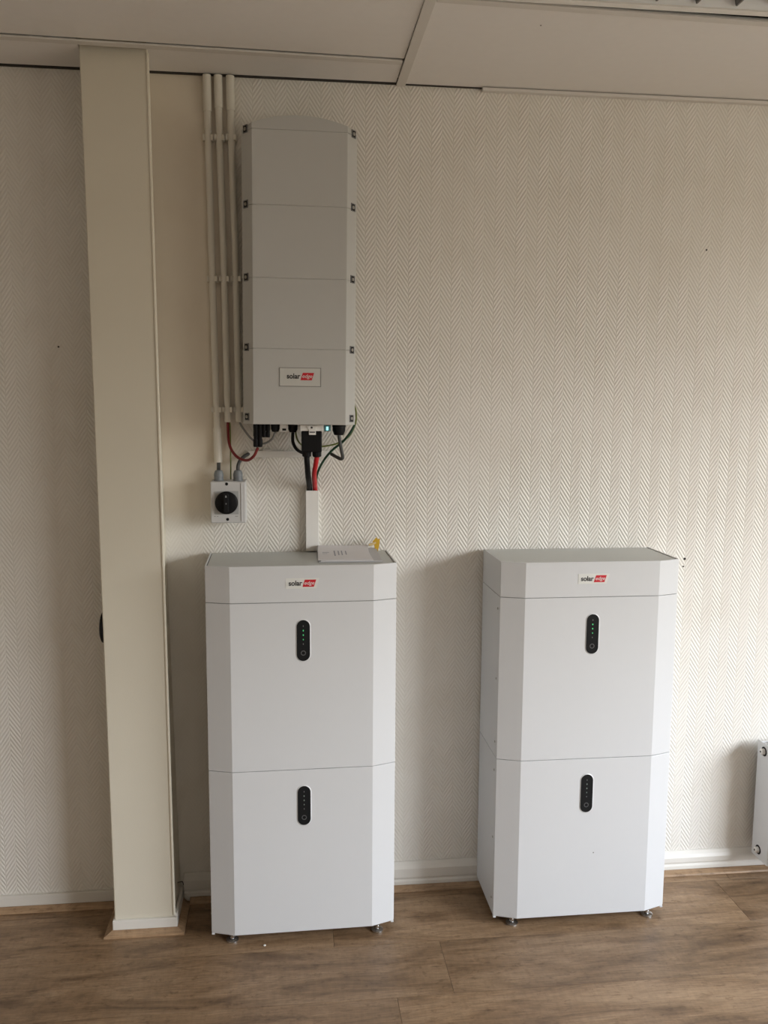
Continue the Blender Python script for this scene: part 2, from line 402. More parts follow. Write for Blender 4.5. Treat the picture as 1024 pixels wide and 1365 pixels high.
# light fitting with louvre, only its near edge shows at the top of the frame
lf = thing('ceiling_light', 'unlit recessed ceiling light with aluminium louvre blades at the top right edge', 'light', (1.18, -.88, RH))
x0, x1, y0, y1 = -.585, .575, .305, -.285
bm = bmesh.new()
def ring(bm, a0, a1, b0, b1, w, z0, z1):
    box(bm, a0, a1, b1-w, b1, z0, z1); box(bm, a0, a1, b0, b0+w, z0, z1)
    box(bm, a0, a0+w, b0+w, b1-w, z0, z1); box(bm, a1-w, a1, b0+w, b1-w, z0, z1)
ring(bm, x0, x1, y1, y0, .022, -.006, .004)
obj('frame', bm, M_WHITEP, lf, bevel=.001)
bm = bmesh.new(); ring(bm, x0, x1, y1, y0, .004, .006, .088); box(bm, x0, x1, y1, y0, .089, .092)
obj('housing', bm, M_REFL, lf)
for s, ya in ((1, y0-.022), (-1, y1+.022)):
    obj('reflector', PR([(ya, -.002), (ya+s*.004, -.002), (ya-s*.030, .062), (ya-s*.034, .062)], x0+.022, x1-.022, 'x'), M_REFL, lf)
for k in range(11):
    xc = -.48 + .0975*k
    obj('louvre_blade', PR([(xc-.002, .000), (xc+.002, .000), (xc+.012, .05), (xc-.012, .05)], y1+.03, y0-.030, 'y'), M_LOUV, lf)
for yy in (-.13, .14):
    obj('lamp_tube', LA([(.013, -.55), (.013, .55)], (0, yy, .070), (1, 0, 0), 16), M_TUBE, lf, smooth=40)

# skirting boards and wood trim at their foot
struct('baseboard_left', B(RX0, -.294, -.012, -.0002, 0, .048), M_SKIRT, bevel=.002)
def skirt(name, x0, x1, h):
    poly = [(-.0002, .0), (-.014, .0), (-.014, .026), (-.010, .030), (-.010, .034), (-.014, .038), (-.014, h-.022), (-.009, h-.012), (-.0045, h), (-.0002, h)]
    struct(name, PR(poly, x0, x1, 'x'), M_SKIRT, bevel=.0008, seg=1)
skirt('baseboard_back', -.102, 1.0, .090)
skirt('baseboard_right', 1.0, RX1, .076)
def trimstrip(name, poly): 
    return struct(name, poly, M_TRIM, bevel=.0012)
tp = lambda y: [(y, .0003), (y, .015), (y-.004, .0155), (y-.019, .006), (y-.021, .0003)]
trimstrip('trim_1', PR(tp(-.0125), RX0, -.312, 'x'))
trimstrip('trim_2', PR(tp(-.0145), -.082, RX1, 'x'))
# pillar (leans slightly, as photographed)
def leanbox(x0b, x1b, x0t, x1t, y0, y1, z0, z1):
    bm = bmesh.new()
    vs = [bm.verts.new(c) for c in ((x0b,y0,z0),(x1b,y0,z0),(x1b,y1,z0),(x0b,y1,z0),(x0t,y0,z1),(x1t,y0,z1),(x1t,y1,z1),(x0t,y1,z1))]
    for f in ((0,3,2,1),(4,5,6,7),(0,1,5,4),(1,2,6,5),(2,3,7,6),(3,0,4,7)): bm.faces.new([vs[i] for i in f])
    return bm
bm = bmesh.new()
vs = [bm.verts.new(c) for c in ((-.2875,-.161,0),(-.1125,-.161,0),(-.1125,-.0003,0),(-.2875,-.0003,0),(-.304,-.161,RH+.05),(-.127,-.161,RH+.05),(-.156,-.0003,RH+.05),(-.304,-.0003,RH+.05))]
for f in ((0,3,2,1),(4,5,6,7),(0,1,5,4),(1,2,6,5),(2,3,7,6),(3,0,4,7)): bm.faces.new([vs[i] for i in f])
pil = struct('pillar', bm, M_PILLAR, bevel=.003)
obj('corner_bead', leanbox(-.1165, -.1095, -.1310, -.1240, -.1640, -.157, .046, RH-.004), mat('corner_bead_paint', (.83, .79, .67), .35), pil, bevel=.002)
bm = bmesh.new(); box(bm, -.292, -.1035, -.1715, -.161, 0, .043); box(bm, -.292, -.287, -.161, -.0125, 0, .043); box(bm, -.1125, -.1035, -.161, -.0148, 0, .052)
obj('skirting', bm, M_SKIRT, pil, bevel=.0018)
for nm, vs in (('wood_trim', [(-.314, -.193), (-.081, -.193), (-.103, -.172), (-.293, -.172)]),
               ('wood_trim', [(-.314, -.193), (-.293, -.172), (-.293, -.036), (-.314, -.036)]),
               ('wood_trim', [(-.081, -.193), (-.081, -.036), (-.103, -.0165), (-.103, -.172)])):
    bm = bmesh.new(); outer = .006; inner = .015
    hz = {-.193: outer, -.172: inner, -.314: outer, -.081: outer, -.293: inner, -.103: inner}
    b_ = [bm.verts.new((x, y, .0003)) for x, y in vs]
    t_ = [bm.verts.new((x, y, outer if (x in (-.314, -.081) or y == -.193) else inner)) for x, y in vs]
    bm.faces.new(b_); bm.faces.new(t_[::-1])
    for i in range(4): bm.faces.new((b_[i], b_[(i+1) % 4], t_[(i+1) % 4], t_[i]))
    obj(nm, bm, M_TRIM, pil)

# ------------------------------------------------------------------ logo (flat print)
def logo(parent, x0, x1, z0, z1, y, plate=None, plate_mat=None, edge=False):
    """print on a plate facing -y; x0..x1,z0..z1 is the mark itself"""
    w, h = x1-x0, z1-z0
    bm = bmesh.new()
    px0, px1, pz0, pz1 = plate
    sl = 0 if edge else .30*(pz1-pz0)
    prism(bm, [(px0, pz0), (px1-sl, pz0), (px1, pz1), (px0, pz1)], y-.0006, y, 'y')
    pl = obj('logo_plate', bm, plate_mat, parent)
    yy = y-.0007
    if edge:
        bm = bmesh.new(); t = .0016
        box(bm, px0, px1, yy-.0004, yy, pz0, pz0+t); box(bm, px0, px1, yy-.0004, yy, pz1-t, pz1)
        box(bm, px0, px0+t, yy-.0004, yy, pz0+t, pz1-t); box(bm, px1-t, px1, yy-.0004, yy, pz0+t, pz1-t)
        obj('border', bm, M_EDGE, pl)
    xs = x0+w*.50
    obj('lettering', text_mesh('solar', x0, xs-.0005, z0+h*.18, z0+h*.90, yy, off=.026), M_LETTER, pl)
    k = h*.32
    obj('red_emblem', PR([(xs, z0), (x1-k, z0), (x1, z1), (xs+k, z1)], yy-.0003, yy, 'y'), M_LOGO_R, pl)
    obj('lettering', text_mesh('edge', xs+k*.8, x1-k*.75, z0+h*.15, z0+h*.80, yy-.0004, off=.006, shear=.25), M_LOGO_W, pl)

# ------------------------------------------------------------------ battery cabinets
W, D, CH, CW = .54, .2467, .023, .0685
Z0, ZS2, ZS1, ZT = .0318, .5267, 1.0182, 1.1233
def stadium(bm, cx, cz, w, h, y0, y1, n=12):
    r = w/2; poly = []
    for k in range(n+1): poly.append((cx+r*math.cos(PI*k/n), cz+h/2-r+r*math.sin(PI*k/n)))
    for k in range(n+1): poly.append((cx-r*math.cos(PI*k/n), cz-h/2+r-r*math.sin(PI*k/n)))
    return prism(bm, poly, y0, y1, 'y')
def stadium_ring(cx, cz, w, h, t, y0, y1, n=12):
    bm = bmesh.new()
    def pts(w, h):
        r = w/2
        return [(cx+r*math.cos(PI*k/n), cz+h/2-r+r*math.sin(PI*k/n)) for k in range(n+1)] + [(cx-r*math.cos(PI*k/n), cz-h/2+r-r*math.sin(PI*k/n)) for k in range(n+1)]
    o, i = pts(w+2*t, h+2*t), pts(w, h)
    A = [bm.verts.new((a, y0, b)) for a, b in o]; Bv = [bm.verts.new((a, y1, b)) for a, b in i]; C = [bm.verts.new((a, y1+.0015, b)) for a, b in i]
    for k in range(len(A)):
        j = (k+1) % len(A)
        bm.faces.new((A[k], A[j], Bv[j], Bv[k])); bm.faces.new((Bv[k], Bv[j], C[j], C[k]))
    return bm
def profile(ins=0.):
    """top view of the casing: front flat, chamfered corners"""
    return [(ins, -ins), (W-ins, -ins), (W-ins, -(D-CH)+ins), (W-CW-ins*.2, -D+ins), (CW+ins*.2, -D+ins), (ins, -(D-CH)+ins)]
def cabinet(label, loc, rz, lit, dx=0.):
    t = thing('battery_cabinet', label, 'battery cabinet', loc, (0, 0, rz), 'white battery cabinets along the wall')
    obj('core', PR(profile(.004), Z0+.004, ZT-.012), M_GAP, t)
    g = .0008
    for nm, za, zb in (('lower_module', Z0, ZS2-g), ('upper_module', ZS2+g, ZS1-g)):
        m_ = obj(nm, PR(profile(), za, zb), M_CAB, t, bevel=.0010)
        # screws along both side walls near the front edge
        for side, sx in ((-1, -.0004), (1, W+.0004)):
            for zz in ((za+.045, za+.24, za+.452)):
                obj('screw', LA([(.0035, 0), (.0035, .0012), (.0022, .0018)], (sx, -(D-CH)+.022, zz), (side, 0, 0), 12), M_STEEL, m_)
    # top cover: front, sides and a lid set a little below their rim
    tcv = obj('top_cover', PR(profile(), ZS1+g, ZT-.0045), M_CAB, t, bevel=.0012)
    th = .004
    P = profile()
    Pi = [(x_, y_) for x_, y_ in P]
    bm = bmesh.new()
    box(bm, 0, th, -(D-CH)+.001, -.0004, ZT-.0055, ZT); box(bm, W-th, W, -(D-CH)+.001, -.0004, ZT-.0055, ZT)
    prism(bm, [(0, -(D-CH)), (CW, -D), (CW+.001, -D+.006), (.001, -(D-CH)+.0065)], ZT-.0055, ZT-.0006)
    prism(bm, [(CW, -D), (W-CW, -D), (W-CW-.001, -D+.006), (CW+.001, -D+.006)], ZT-.0055, ZT-.0006)
    prism(bm, [(W-CW, -D), (W, -(D-CH)), (W-.001, -(D-CH)+.0065), (W-CW-.001, -D+.006)], ZT-.0055, ZT-.0006)
    obj('rim', bm, M_CAB, tcv, bevel=.0005, seg=1)
    obj('lid', PR([(th+.003, -.001), (W-th-.003, -.001), (W-th-.003, -(D-CH)+.007), (W-CW-.001, -D+.0068), (CW+.001, -D+.0068), (th+.003, -(D-CH)+.007)], ZT-.006, ZT-.0018), M_CABS, tcv, bevel=.0008)
    obj('side_gap', B(th, th+.003, -(D-CH)+.007, -.002, ZT-.006, ZT-.0040), M_GAP, tcv)
    obj('side_gap', B(W-th-.003, W-th, -(D-CH)+.007, -.002, ZT-.006, ZT-.0040), M_GAP, tcv)
    # bottom plate lip with the small corner blocks
    bm = bmesh.new(); prism(bm, profile(.0006), Z0-.0035, Z0-.0002)
    box(bm, .0005, .009, -(D-CH)-.001, -(D-CH)+.008, Z0-.0090, Z0-.0035); box(bm, W-.009, W-.0005, -(D-CH)-.001, -(D-CH)+.008, Z0-.0090, Z0-.0035)
    obj('bottom_plate', bm, M_CAB, t, bevel=.0006, seg=1)
    for fx in (.060, W-.050):
        for fy in (-.222, -.045):
            f = obj('foot', LA([(.0185, 0), (.0185, .0035), (.014, .0065), (.0055, .007), (.0055, .0285)], (fx, fy, .0003), n=20), M_CHROME, t, smooth=40)
            obj('stem', LA([(.0085, .0095), (.0085, .016)], (fx, fy, 0), n=6), M_CHROME, f)
            obj('collar', LA([(.0068, .016), (.0068, .028)], (fx, fy, 0), n=16), M_CHROME, f, smooth=40)
    # control panels: stadium shaped recess with smoked panel
    for k, (zc, on) in enumerate(((.908, lit), (.418, False))):
        xc = .2720+dx
        cp = obj('control_panel', stadium(bmesh.new(), xc, zc, .0375, .119, -D-.0012, -D-.0002), M_CTRL, t, bevel=.0005)
        obj('panel_rim', stadium_ring(xc, zc, .0375, .119, .0028, -D-.0001, -D-.0016), M_CAB, cp, smooth=50)
        for j, dz in enumerate((.0290, .0160, .0030)):
            s = .0025 if j < 2 else .0021
            m2 = M_LEDG if on else M_LEDD
            obj('status_light', stadium(bmesh.new(), xc, zc+dz, s*1.15, s*1.9, -D-.0018, -D-.0011, 6), m2, cp)
        for dz in (.042, -.010):
            obj('status_light', stadium(bmesh.new(), xc, zc+dz, .0022, .0044, -D-.0016, -D-.0011, 6), M_GREYRING, cp)
        bm = bmesh.new(); n = 24
        vi = [bm.verts.new((xc+.0048*math.cos(2*PI*q/n), -D-.0017, zc-.036+.0048*math.sin(2*PI*q/n))) for q in range(n)]
        vo = [bm.verts.new((xc+.0075*math.cos(2*PI*q/n), -D-.0017, zc-.036+.0075*math.sin(2*PI*q/n))) for q in range(n)]
        for q in range(n): bm.faces.new((vi[q], vi[(q+1) % n], vo[(q+1) % n], vo[q]))
        bmesh.ops.solidify(bm, geom=bm.faces[:], thickness=.0004)
        obj('button_ring', bm, M_GREYRING, cp)
    logo(t, .232+dx, .309+dx, 1.0625, 1.0830, -D-.0001, (.224+dx, .318+dx, 1.0580, 1.0875), M_STICK)
    return t
cab1 = cabinet('white battery cabinet on the left, below the wall unit, papers lying on top', (0, -.012, 0), .0149, True)
cab2 = cabinet('white battery cabinet on the right, bare top, its left side showing', (.8464, -.0125, 0), .0012, True, .001)

obj('speck', LA([(.0022, 0), (.002, .0004)], (.3010, -D-.0001, .2280), (0, -1, 0), 8), M_EDGE, cab2)

# ------------------------------------------------------------------ wall-mounted inverter
IZ = 1.5135
inv = thing('inverter', 'tall light grey wall-mounted inverter with segmented front above the left cabinet', 'inverter', (.2700, 0, IZ), (0, .0065, 0))
HF, HO, YF, YO, YB = .1295, .1585, -.19, -.150, -.018
iprof = [(-HO, YB), (HO, YB), (HO, YO), (HF, YF), (-HF, YF), (-HO, YO)]
obj('heatsink', PR([(-HO+.006, YB), (HO-.006, YB), (HO-.006, YO+.03), (-HO+.006, YO+.03)], .004, .79), M_INVL, inv)
segs = [0, .2100, .4020, .5960, .7930]
def ip(i_): return [(-HO+i_, YO+.028), (HO-i_, YO+.028), (HO-i_, YO), (HF-i_, YF+i_), (-HF+i_, YF+i_), (-HO+i_, YO)]
obj('casing_core', PR(ip(.002), .002, .80), M_INV, inv)
for a, b in zip(segs, segs[1:]):
    obj('front_panel', PR(ip(0), a+.0005, b-.0005), M_INV, inv, bevel=.0016)
# curved top cap leaning back
bm = bmesh.new(); n = 14; A = []; Bt = []; Cb = []
def zc(x):
    t_ = max(-1, min(1, x/HF)); return .8105+.024*(1-t_*t_) if abs(x) <= HF+1e-6 else .8105-(abs(x)-HF)*.42
xs_ = [-HO]+[-HF+2*HF*k/n for k in range(n+1)]+[HO]
for x in xs_:
    yf = YF if abs(x) <= HF+1e-6 else YO
    top = zc(x)
    A.append(bm.verts.new((x, yf, .7935))); Bt.append(bm.verts.new((x, yf+(top-.7935)*.18, top))); Cb.append(bm.verts.new((x, YO+.028, top-.004)))
Db = [bm.verts.new((x, YO+.028, .7935)) for x in xs_]
for i in range(len(xs_)-1):
    bm.faces.new((A[i], A[i+1], Bt[i+1], Bt[i])); bm.faces.new((Bt[i], Bt[i+1], Cb[i+1], Cb[i]))
    bm.faces.new((Cb[i], Cb[i+1], Db[i+1], Db[i])); bm.faces.new((Db[i], Db[i+1], A[i+1], A[i]))
bm.faces.new((A[0], Bt[0], Cb[0], Db[0])); bm.faces.new((A[-1], Db[-1], Cb[-1], Bt[-1]))
obj('top_cap', bm, M_INV, inv, bevel=.0012)
for s in (-1, 1):
    ang = math.atan2(HO-HF, abs(YF-YO))          # chamfer direction
    tdir = Vector((s*(HO-HF), YO-YF, 0)).normalized(); nrm = Vector((s*abs(YO-YF), -(HO-HF), 0)).normalized()
    for z in ((.797, .600, .405, .214, .021) if s < 0 else (.797, .602, .407, .212, .019)):
        c = Vector((s*HF, YF, z)) + tdir*((HO-HF)**2+(YO-YF)**2)**.5*(.60)
        mt = Matrix((tdir, Vector((0, 0, 1)), nrm)).transposed().to_4x4(); mt.translation = c
        bm = bmesh.new(); box(bm, -.0095, .0095, -.0100, .0100, -.001, .0014)
        bm.transform(mt); la = obj('latch', bm, M_BLACKM, inv, bevel=.001)
        bm = bmesh.new(); ring(bm, -.0100, .0100, -.0105, .0105, .0022, 0, .0020)
        bm.transform(mt); obj('latch_frame', bm, M_GREYRING, la)
        bm = bmesh.new(); lathe(bm, [(.0048, .0010), (.0048, .0030), (.0032, .0040)], 14, mt); obj('bolt', bm, M_STEEL, la, smooth=40)
logo(inv, -.0360, .0400, .1245, .1450, YF-.0001, (-.0570, .0595, .1065, .1590), M_STICK2, True)
# connections under the inverter (hanging from its bottom face)
def L2(x, z=None): return x-.2700
def ibox(name, x0, x1, y0, y1, z0, z1, m_, bv=.001): return obj(name, B(x0-.27, x1-.27, y0, y1, z0-IZ, z1-IZ), m_, inv, bevel=bv)
for x in (.1445, .1565):
    c_ = obj('plug_connector', LA([(.0062, 0), (.0074, .004), (.0074, .022), (.006, .023), (.006, .03), (.0074, .032), (.0074, .066)], (x-.27, -.105, -.067), n=14), M_BLACK, inv, smooth=40)
for x in (.1685, .1795):
    obj('plug_connector', LA([(.0052, 0), (.006, .004), (.006, .016), (.005, .017), (.0063, .022), (.0063, .038)], (x-.27, -.105, -.039), n=14), M_BLACK, inv, smooth=40)
def gland(x, y, r, h, parent, zt, m_, name='cable_gland', dome=.6):
    return obj(name, LA([(r*.5, -h), (r*.75, -h*.97), (r, -h*dome), (r, -h*.25), (r*1.06, -h*.24), (r*1.06, 0)], (x, y, zt), n=16), m_, parent, smooth=40)
gland(.2005-.27, -.10, .0125, .023, inv, 0, M_BLACK); gland(.2515-.27, -.10, .0135, .024, inv, 0, M_BLACK)
gland(.3860-.27, -.10, .0190, .031, inv, 0, M_BLACK, dome=.55)
nc = ibox('network_socket', .2145, .2375, -.118, -.094, 1.4915, 1.5125, M_WHITEP)
obj('socket_opening', B(.221-.27, .232-.27, -.1188, -.1182, -.0185, -.0125), M_BLACK, nc)
iw = ibox('indicator_window', .341, .361, -.128, -.10, 1.4945, 1.5125, M_TEAL)
obj('indicator_light', B(.3475-.27, .3535-.27, -.1288, -.1284, -.0160, -.0060), M_LEDC, iw)

# battery plug under the inverter
bp_ = thing('battery_plug', 'black two-pole battery plug with white latch under the wall-mounted inverter', 'connector', (.305, -.12, 1.42))
obj('plug_body', B(-.029, .029, -.03, .03, .0145, .075), M_BLACK, bp_, bevel=.003)
bm = bmesh.new(); box(bm, -.0335, .0335, -.0315, .0315, .0752, .0925)
obj('socket_flange', bm, M_WHITEP, bp_, bevel=.0015)
bm = bmesh.new(); prism(bm, [(-.016, .0905), (.016, .0905), (.0115, .077), (.0115, .064), (-.0085, .064), (-.0085, .077)], -.0350, -.0318, 'y')
lt = obj('latch', bm, M_WHITEP, bp_, bevel=.001)
obj('slot', B(-.0065, .0090, -.0356, -.0351, .0705, .0735), M_BLACK, lt)
obj('screw', LA([(.0028, 0), (.0028, .001)], (0, -.0351, .085), (0, -1, 0), 10), M_BLACK, lt)
for x in (-.0140, .0155):
    obj('plug_nut', LA([(.0085, -.0015), (.0130, .001), (.0135, .012), (.0115, .0155)], (x, 0, 0), n=14), M_BLACKM, bp_, smooth=25)

# ------------------------------------------------------------------ cables
def cable(name, label, pts, r, m_, cat='cable', group=None):
    return tag(obj(name, TU(pts, r), m_, smooth=60), label, cat, group)
cable('battery_cable', 'thick black cable from battery plug down into the white duct', [(.291, -.12, 1.4195), (.2925, -.115, 1.395), (.2955, -.085, 1.36), (.2995, -.045, 1.335), (.3015, -.013, 1.315), (.3015, -.0115, 1.290)], .0085, M_BLACK)
cable('battery_cable', 'thick bright red cable from battery plug down into the white duct', [(.3205, -.12, 1.4195), (.3175, -.115, 1.400), (.3135, -.085, 1.366), (.3160, -.045, 1.338), (.3185, -.013, 1.315), (.3185, -.0115, 1.290)], .0073, M_RED)
cable('solar_cable', 'dark red cable looping from middle conduit end to black plugs', [(.059, -.016, 1.535), (.0593, -.018, 1.500), (.062, -.036, 1.462), (.072, -.052, 1.434), (.092, -.072, 1.4135), (.118, -.088, 1.4075), (.138, -.100, 1.421), (.1500, -.105, 1.4455)], .0042, M_DRED)
cable('data_cable', 'light grey cable sagging from right conduit end to small black gland', [(.0922, -.0155, 1.535), (.095, -.018, 1.515), (.111, -.035, 1.490), (.133, -.05, 1.466), (.162, -.07, 1.455), (.189, -.09, 1.468), (.2005, -.10, 1.4895)], .0032, M_LGREYC)
cable('earth_wire', 'thin yellow-green wire dropping straight to the isolator switch', [(.0625, -.014, 1.535), (.0655, -.0145, 1.50), (.0660, -.016, 1.433), (.0660, -.03, 1.3465)], .0021, M_YG)
cable('supply_cable', 'short dark cable between left conduit and the isolator switch', [(.0300, -.0155, 1.42), (.0305, -.022, 1.395), (.0315, -.040, 1.375)], .0055, M_GREYC)
cable('supply_cable', 'dark grey cable bending from isolator switch right into white trunking', [(.0880, -.040, 1.375), (.0890, -.040, 1.389), (.0955, -.033, 1.404), (.108, -.020, 1.416), (.1215, -.0085, 1.423)], .0055, M_GREYC)
cable('supply_cable', 'black cable from gland curving behind the battery plug', [(.2515, -.10, 1.4895), (.2515, -.098, 1.462), (.262, -.085, 1.440), (.281, -.06, 1.428), (.300, -.04, 1.427)], .0048, M_BLACK)
cable('earth_wire', 'yellow-green wire arcing behind the battery plug to inverter right edge', [(.259, -.096, 1.512), (.262, -.09, 1.475), (.277, -.055, 1.452), (.305, -.03, 1.444), (.341, -.026, 1.445), (.386, -.03, 1.455), (.420, -.04, 1.477), (.4385, -.05, 1.515), (.441, -.04, 1.550), (.436, -.022, 1.572)], .0026, M_YG)
cable('signal_cable', 'dark green cable crossing behind the grey elbow cable and red cable', [(.434, -.08, 1.5125), (.420, -.08, 1.487), (.399, -.07, 1.461), (.371, -.06, 1.438), (.348, -.05, 1.411), (.330, -.038, 1.378), (.322, -.018, 1.345), (.322, -.009, 1.300)], .0036, M_GREEN)
cable('output_cable', 'grey cable hanging from the large gland with hooked lower end', [(.386, -.10, 1.484), (.3885, -.10, 1.465), (.3945, -.098, 1.432), (.3975, -.094, 1.416), (.3925, -.088, 1.4115), (.383, -.078, 1.415), (.3665, -.055, 1.4235)], .0052, M_GREYC)

# ------------------------------------------------------------------ conduits with clips
cond = [
 ('leftmost cream conduit, the longest, running down to the isolator switch', [(.0149, 2.4985), (.0152, 2.44), (.0159, 2.3272), (.0190, 2.13), (.0212, 1.9328), (.0265, 1.5539), (.0289, 1.3970)], ((2.400, 2.499), (1.395, 1.500))),
 ('middle cream conduit, ending open above the red cable loop', [(.0467, 2.4985), (.0468, 2.44), (.0480, 2.3284), (.0520, 2.13), (.0552, 1.9336), (.0588, 1.5541), (.0595, 1.5229)], ((2.410, 2.499),)),
 ('rightmost cream conduit, ending open beside the inverter edge', [(.0804, 2.4985), (.0804, 2.44), (.0812, 2.3297), (.0855, 2.13), (.0888, 1.9343), (.0915, 1.5542), (.0922, 1.5231)], ((2.405, 2.499),))]
for lab, pts, sleeves in cond:
    cn = thing('conduit', lab, 'conduit', (pts[-1][0], -.0155, pts[-1][1]), group='cream conduits on the wall')
    ox, oz = pts[-1]
    obj('pipe', TU([(x-ox, 0, z-oz) for x, z in pts], .0098, 18, 6), M_PVC, cn, smooth=60)
    def at(z):
        for (xa, za), (xb, zb) in zip(pts, pts[1:]):
            if zb <= z <= za: return xa+(xb-xa)*(z-za)/(zb-za)
        return pts[-1][0]
    for za, zb in sleeves:
        za = max(za, oz); zb = min(zb, pts[0][1])
        obj('sleeve', TU([(at(za)-ox, 0, za-oz), (at(zb)-ox, 0, zb-oz)], .0120, 18, 6), M_PVC, cn, smooth=60)
    for cx_, cz_ in (pts[2], pts[4], pts[5]):
        bm = bmesh.new(); n = 16; ri, ro = .0099, .0120; h = .0075
        ringv = []
        for k in range(n+1):
            a = math.radians(-50 + (230+50)*k/n)     # open towards the room (-y)
            ringv.append([bm.verts.new((r*math.cos(a)+cx_-ox, r*math.sin(a), z+cz_-oz)) for r, z in ((ri, -h), (ro, -h), (ro, h), (ri, h))])
        for a_, b_ in zip(ringv, ringv[1:]):
            for j in range(4): bm.faces.new((a_[j], a_[(j+1) % 4], b_[(j+1) % 4], b_[j]))
        bm.faces.new(ringv[0]); bm.faces.new(ringv[-1][::-1])
        for s_ in (-1, 1):      # flared grips either side, base block on the wall
            xa = cx_-ox+s_*.0085; xb = cx_-ox+s_*.0135
            prism(bm, [(xa, -.0085), (xa+s_*.0020, -.0085), (xb+s_*.0010, -.0130), (xb-s_*.0015, -.0130)], cz_-oz-h, cz_-oz+h)
            box(bm, min(cx_-ox+s_*.0115, cx_-ox+s_*.0148), max(cx_-ox+s_*.0115, cx_-ox+s_*.0148), .000, .0152, cz_-oz-h, cz_-oz+h)
        box(bm, cx_-ox-.0148, cx_-ox+.0148, .0125, .0153, cz_-oz-h, cz_-oz+h)
        obj('snap_clip', bm, M_CLIP, cn)

# ------------------------------------------------------------------ isolator switch
sw = thing('isolator_switch', 'grey-white isolator box with large round black rotary knob', 'switch', (.060, -.0003, 1.2835))
obj('back_box', B(-.0505, .0515, -.052, 0, -.0625, .0605), M_SWBOX, sw, bevel=.002)
obj('seal', B(-.0495, .0505, -.0540, -.0520, -.0615, .0595), M_BLACKM, sw)
cv = obj('cover', B(-.0510, .0520, -.075, -.0540, -.0628, .0600), M_SWBOX, sw, bevel=.0035, seg=3)
obj('side_rib', B(.0375, .0410, -.0770, -.0751, -.0585, .0560), M_SWBOX, cv, bevel=.001)
obj('knob_plate', B(-.0395, .0315, -.0768, -.0751, -.0365, .0325), M_SWPL, cv, bevel=.0006)
for z in (.0535, -.0515):
    obj('screw_hole', LA([(.0045, 0), (.0045, .0006)], (-.0035 if z > 0 else -.002, -.0752, z), (0, -1, 0), 14), M_BLACK, cv)
for xa, xb in ((-.041, -.037), (-.033, -.029), (.020, .0285)):
    obj('print_mark', B(xa, xb, -.0755, -.0752, -.0432, -.0418), M_EDGE, cv)
kb = obj('knob', LA([(.0325, 0), (.0335, .002), (.0335, .010), (.0320, .013), (.029, .0145)], (-.004, -.0770, -.0015), (0, -1, 0), 40), M_BLACK, sw, smooth=40)
obj('grip', B(-.0115, .0035, -.104, -.0915, -.028, .026), M_BLACKM, kb, bevel=.003)
obj('pointer', PR([(-.0065, .0165), (-.0015, .0165), (-.004, .0235)], -.1045, -.1041, 'y'), M_SWPL, kb)
obj('pointer', PR([(-.0055, -.0035), (-.0025, -.0035), (-.004, .0005)], -.1045, -.1041, 'y'), M_SWPL, kb)
for x in (-.0285, .0280):
    g_ = obj('cable_gland', LA([(.0155, 0), (.0155, .003), (.0138, .0035), (.0138, .012), (.0142, .0125), (.0142, .020), (.0105, .030), (.0068, .0315)], (x, -.040, .0607), n=18), M_GLAND, sw, smooth=30)

# ------------------------------------------------------------------ trunking and duct
tr = thing('trunking', 'narrow horizontal white trunking on the wall beneath the inverter', 'cable duct', (.118, 0, 1.4205))
obj('channel', B(0, .252, -.014, -.0003, -.0095, .0105), M_WHITEP, tr, bevel=.0015)
obj('saddle', B(.044, .068, -.0165, -.0005, .0107, .0150), M_WHITEP, tr, bevel=.001)
obj('saddle', B(.040, .052, -.0150, -.0005, -.0140, -.0097), M_WHITEP, tr, bevel=.001)
obj('saddle', B(.205, .222, -.0165, -.0005, .0107, .0145), M_WHITEP, tr, bevel=.001)
du = thing('cable_duct', 'short vertical white cable duct between inverter and left cabinet', 'cable duct', (.3095, 0, 1.125))
bm = bmesh.new(); box(bm, -.0195, -.0175, -.0195, -.0003, 0, .186); box(bm, .0175, .0195, -.0195, -.0003, 0, .186); box(bm, -.0175, .0175, -.002, -.0003, 0, .186)
obj('channel', bm, M_WHITEP, du, bevel=.0005, seg=1)
obj('duct_cover', B(-.0200, .0200, -.0225, -.0197, 0, .186), M_WHITEP, du, bevel=.0012)

# ------------------------------------------------------------------ papers on the left cabinet
def sheet(x0, x1, y0, y1, z_front, z_back, curl, thick, nx=10, ny=8, skew=0.):
    bm = bmesh.new(); T = []; Bo = []
    for j in range(ny+1):
        v = j/ny
        row = []; rowb = []
        for i in range(nx+1):
            u = i/nx
            x = x0+(x1-x0)*u+skew*v; y = y0+(y1-y0)*v
            z = z_front+(z_back-z_front)*v**1.7 + curl*math.sin(u*PI*2.1+v)*v
            row.append(bm.verts.new((x, y, z+thick))); rowb.append(bm.verts.new((x, y, z)))
        T.append(row); Bo.append(rowb)
    for j in range(ny):
        for i in range(nx):
            bm.faces.new((T[j][i], T[j][i+1], T[j+1][i+1], T[j+1][i])); bm.faces.new((Bo[j][i], Bo[j+1][i], Bo[j+1][i+1], Bo[j][i+1]))
    for i in range(nx):
        bm.faces.new((T[0][i], Bo[0][i], Bo[0][i+1], T[0][i+1])); bm.faces.new((T[ny][i], T[ny][i+1], Bo[ny][i+1], Bo[ny][i]))
    for j in range(ny):
        bm.faces.new((T[j][0], T[j+1][0], Bo[j+1][0], Bo[j][0])); bm.faces.new((T[j][nx], Bo[j][nx], Bo[j+1][nx], T[j+1][nx]))
    return bm
ZL = ZT-.0016
pp = thing('paper_stack', 'stack of white papers lying on top of the left cabinet', 'papers', (.40, -.12, ZL))
obj('sheet', sheet(-.078, .105, -.085, .092, .0006, .010, .0006, .0022), M_PAPER2, pp)
obj('sheet', sheet(-.072, .080, -.088, .085, .0036, .014, .0008, .0018, skew=-.006), M_PAPER, pp)
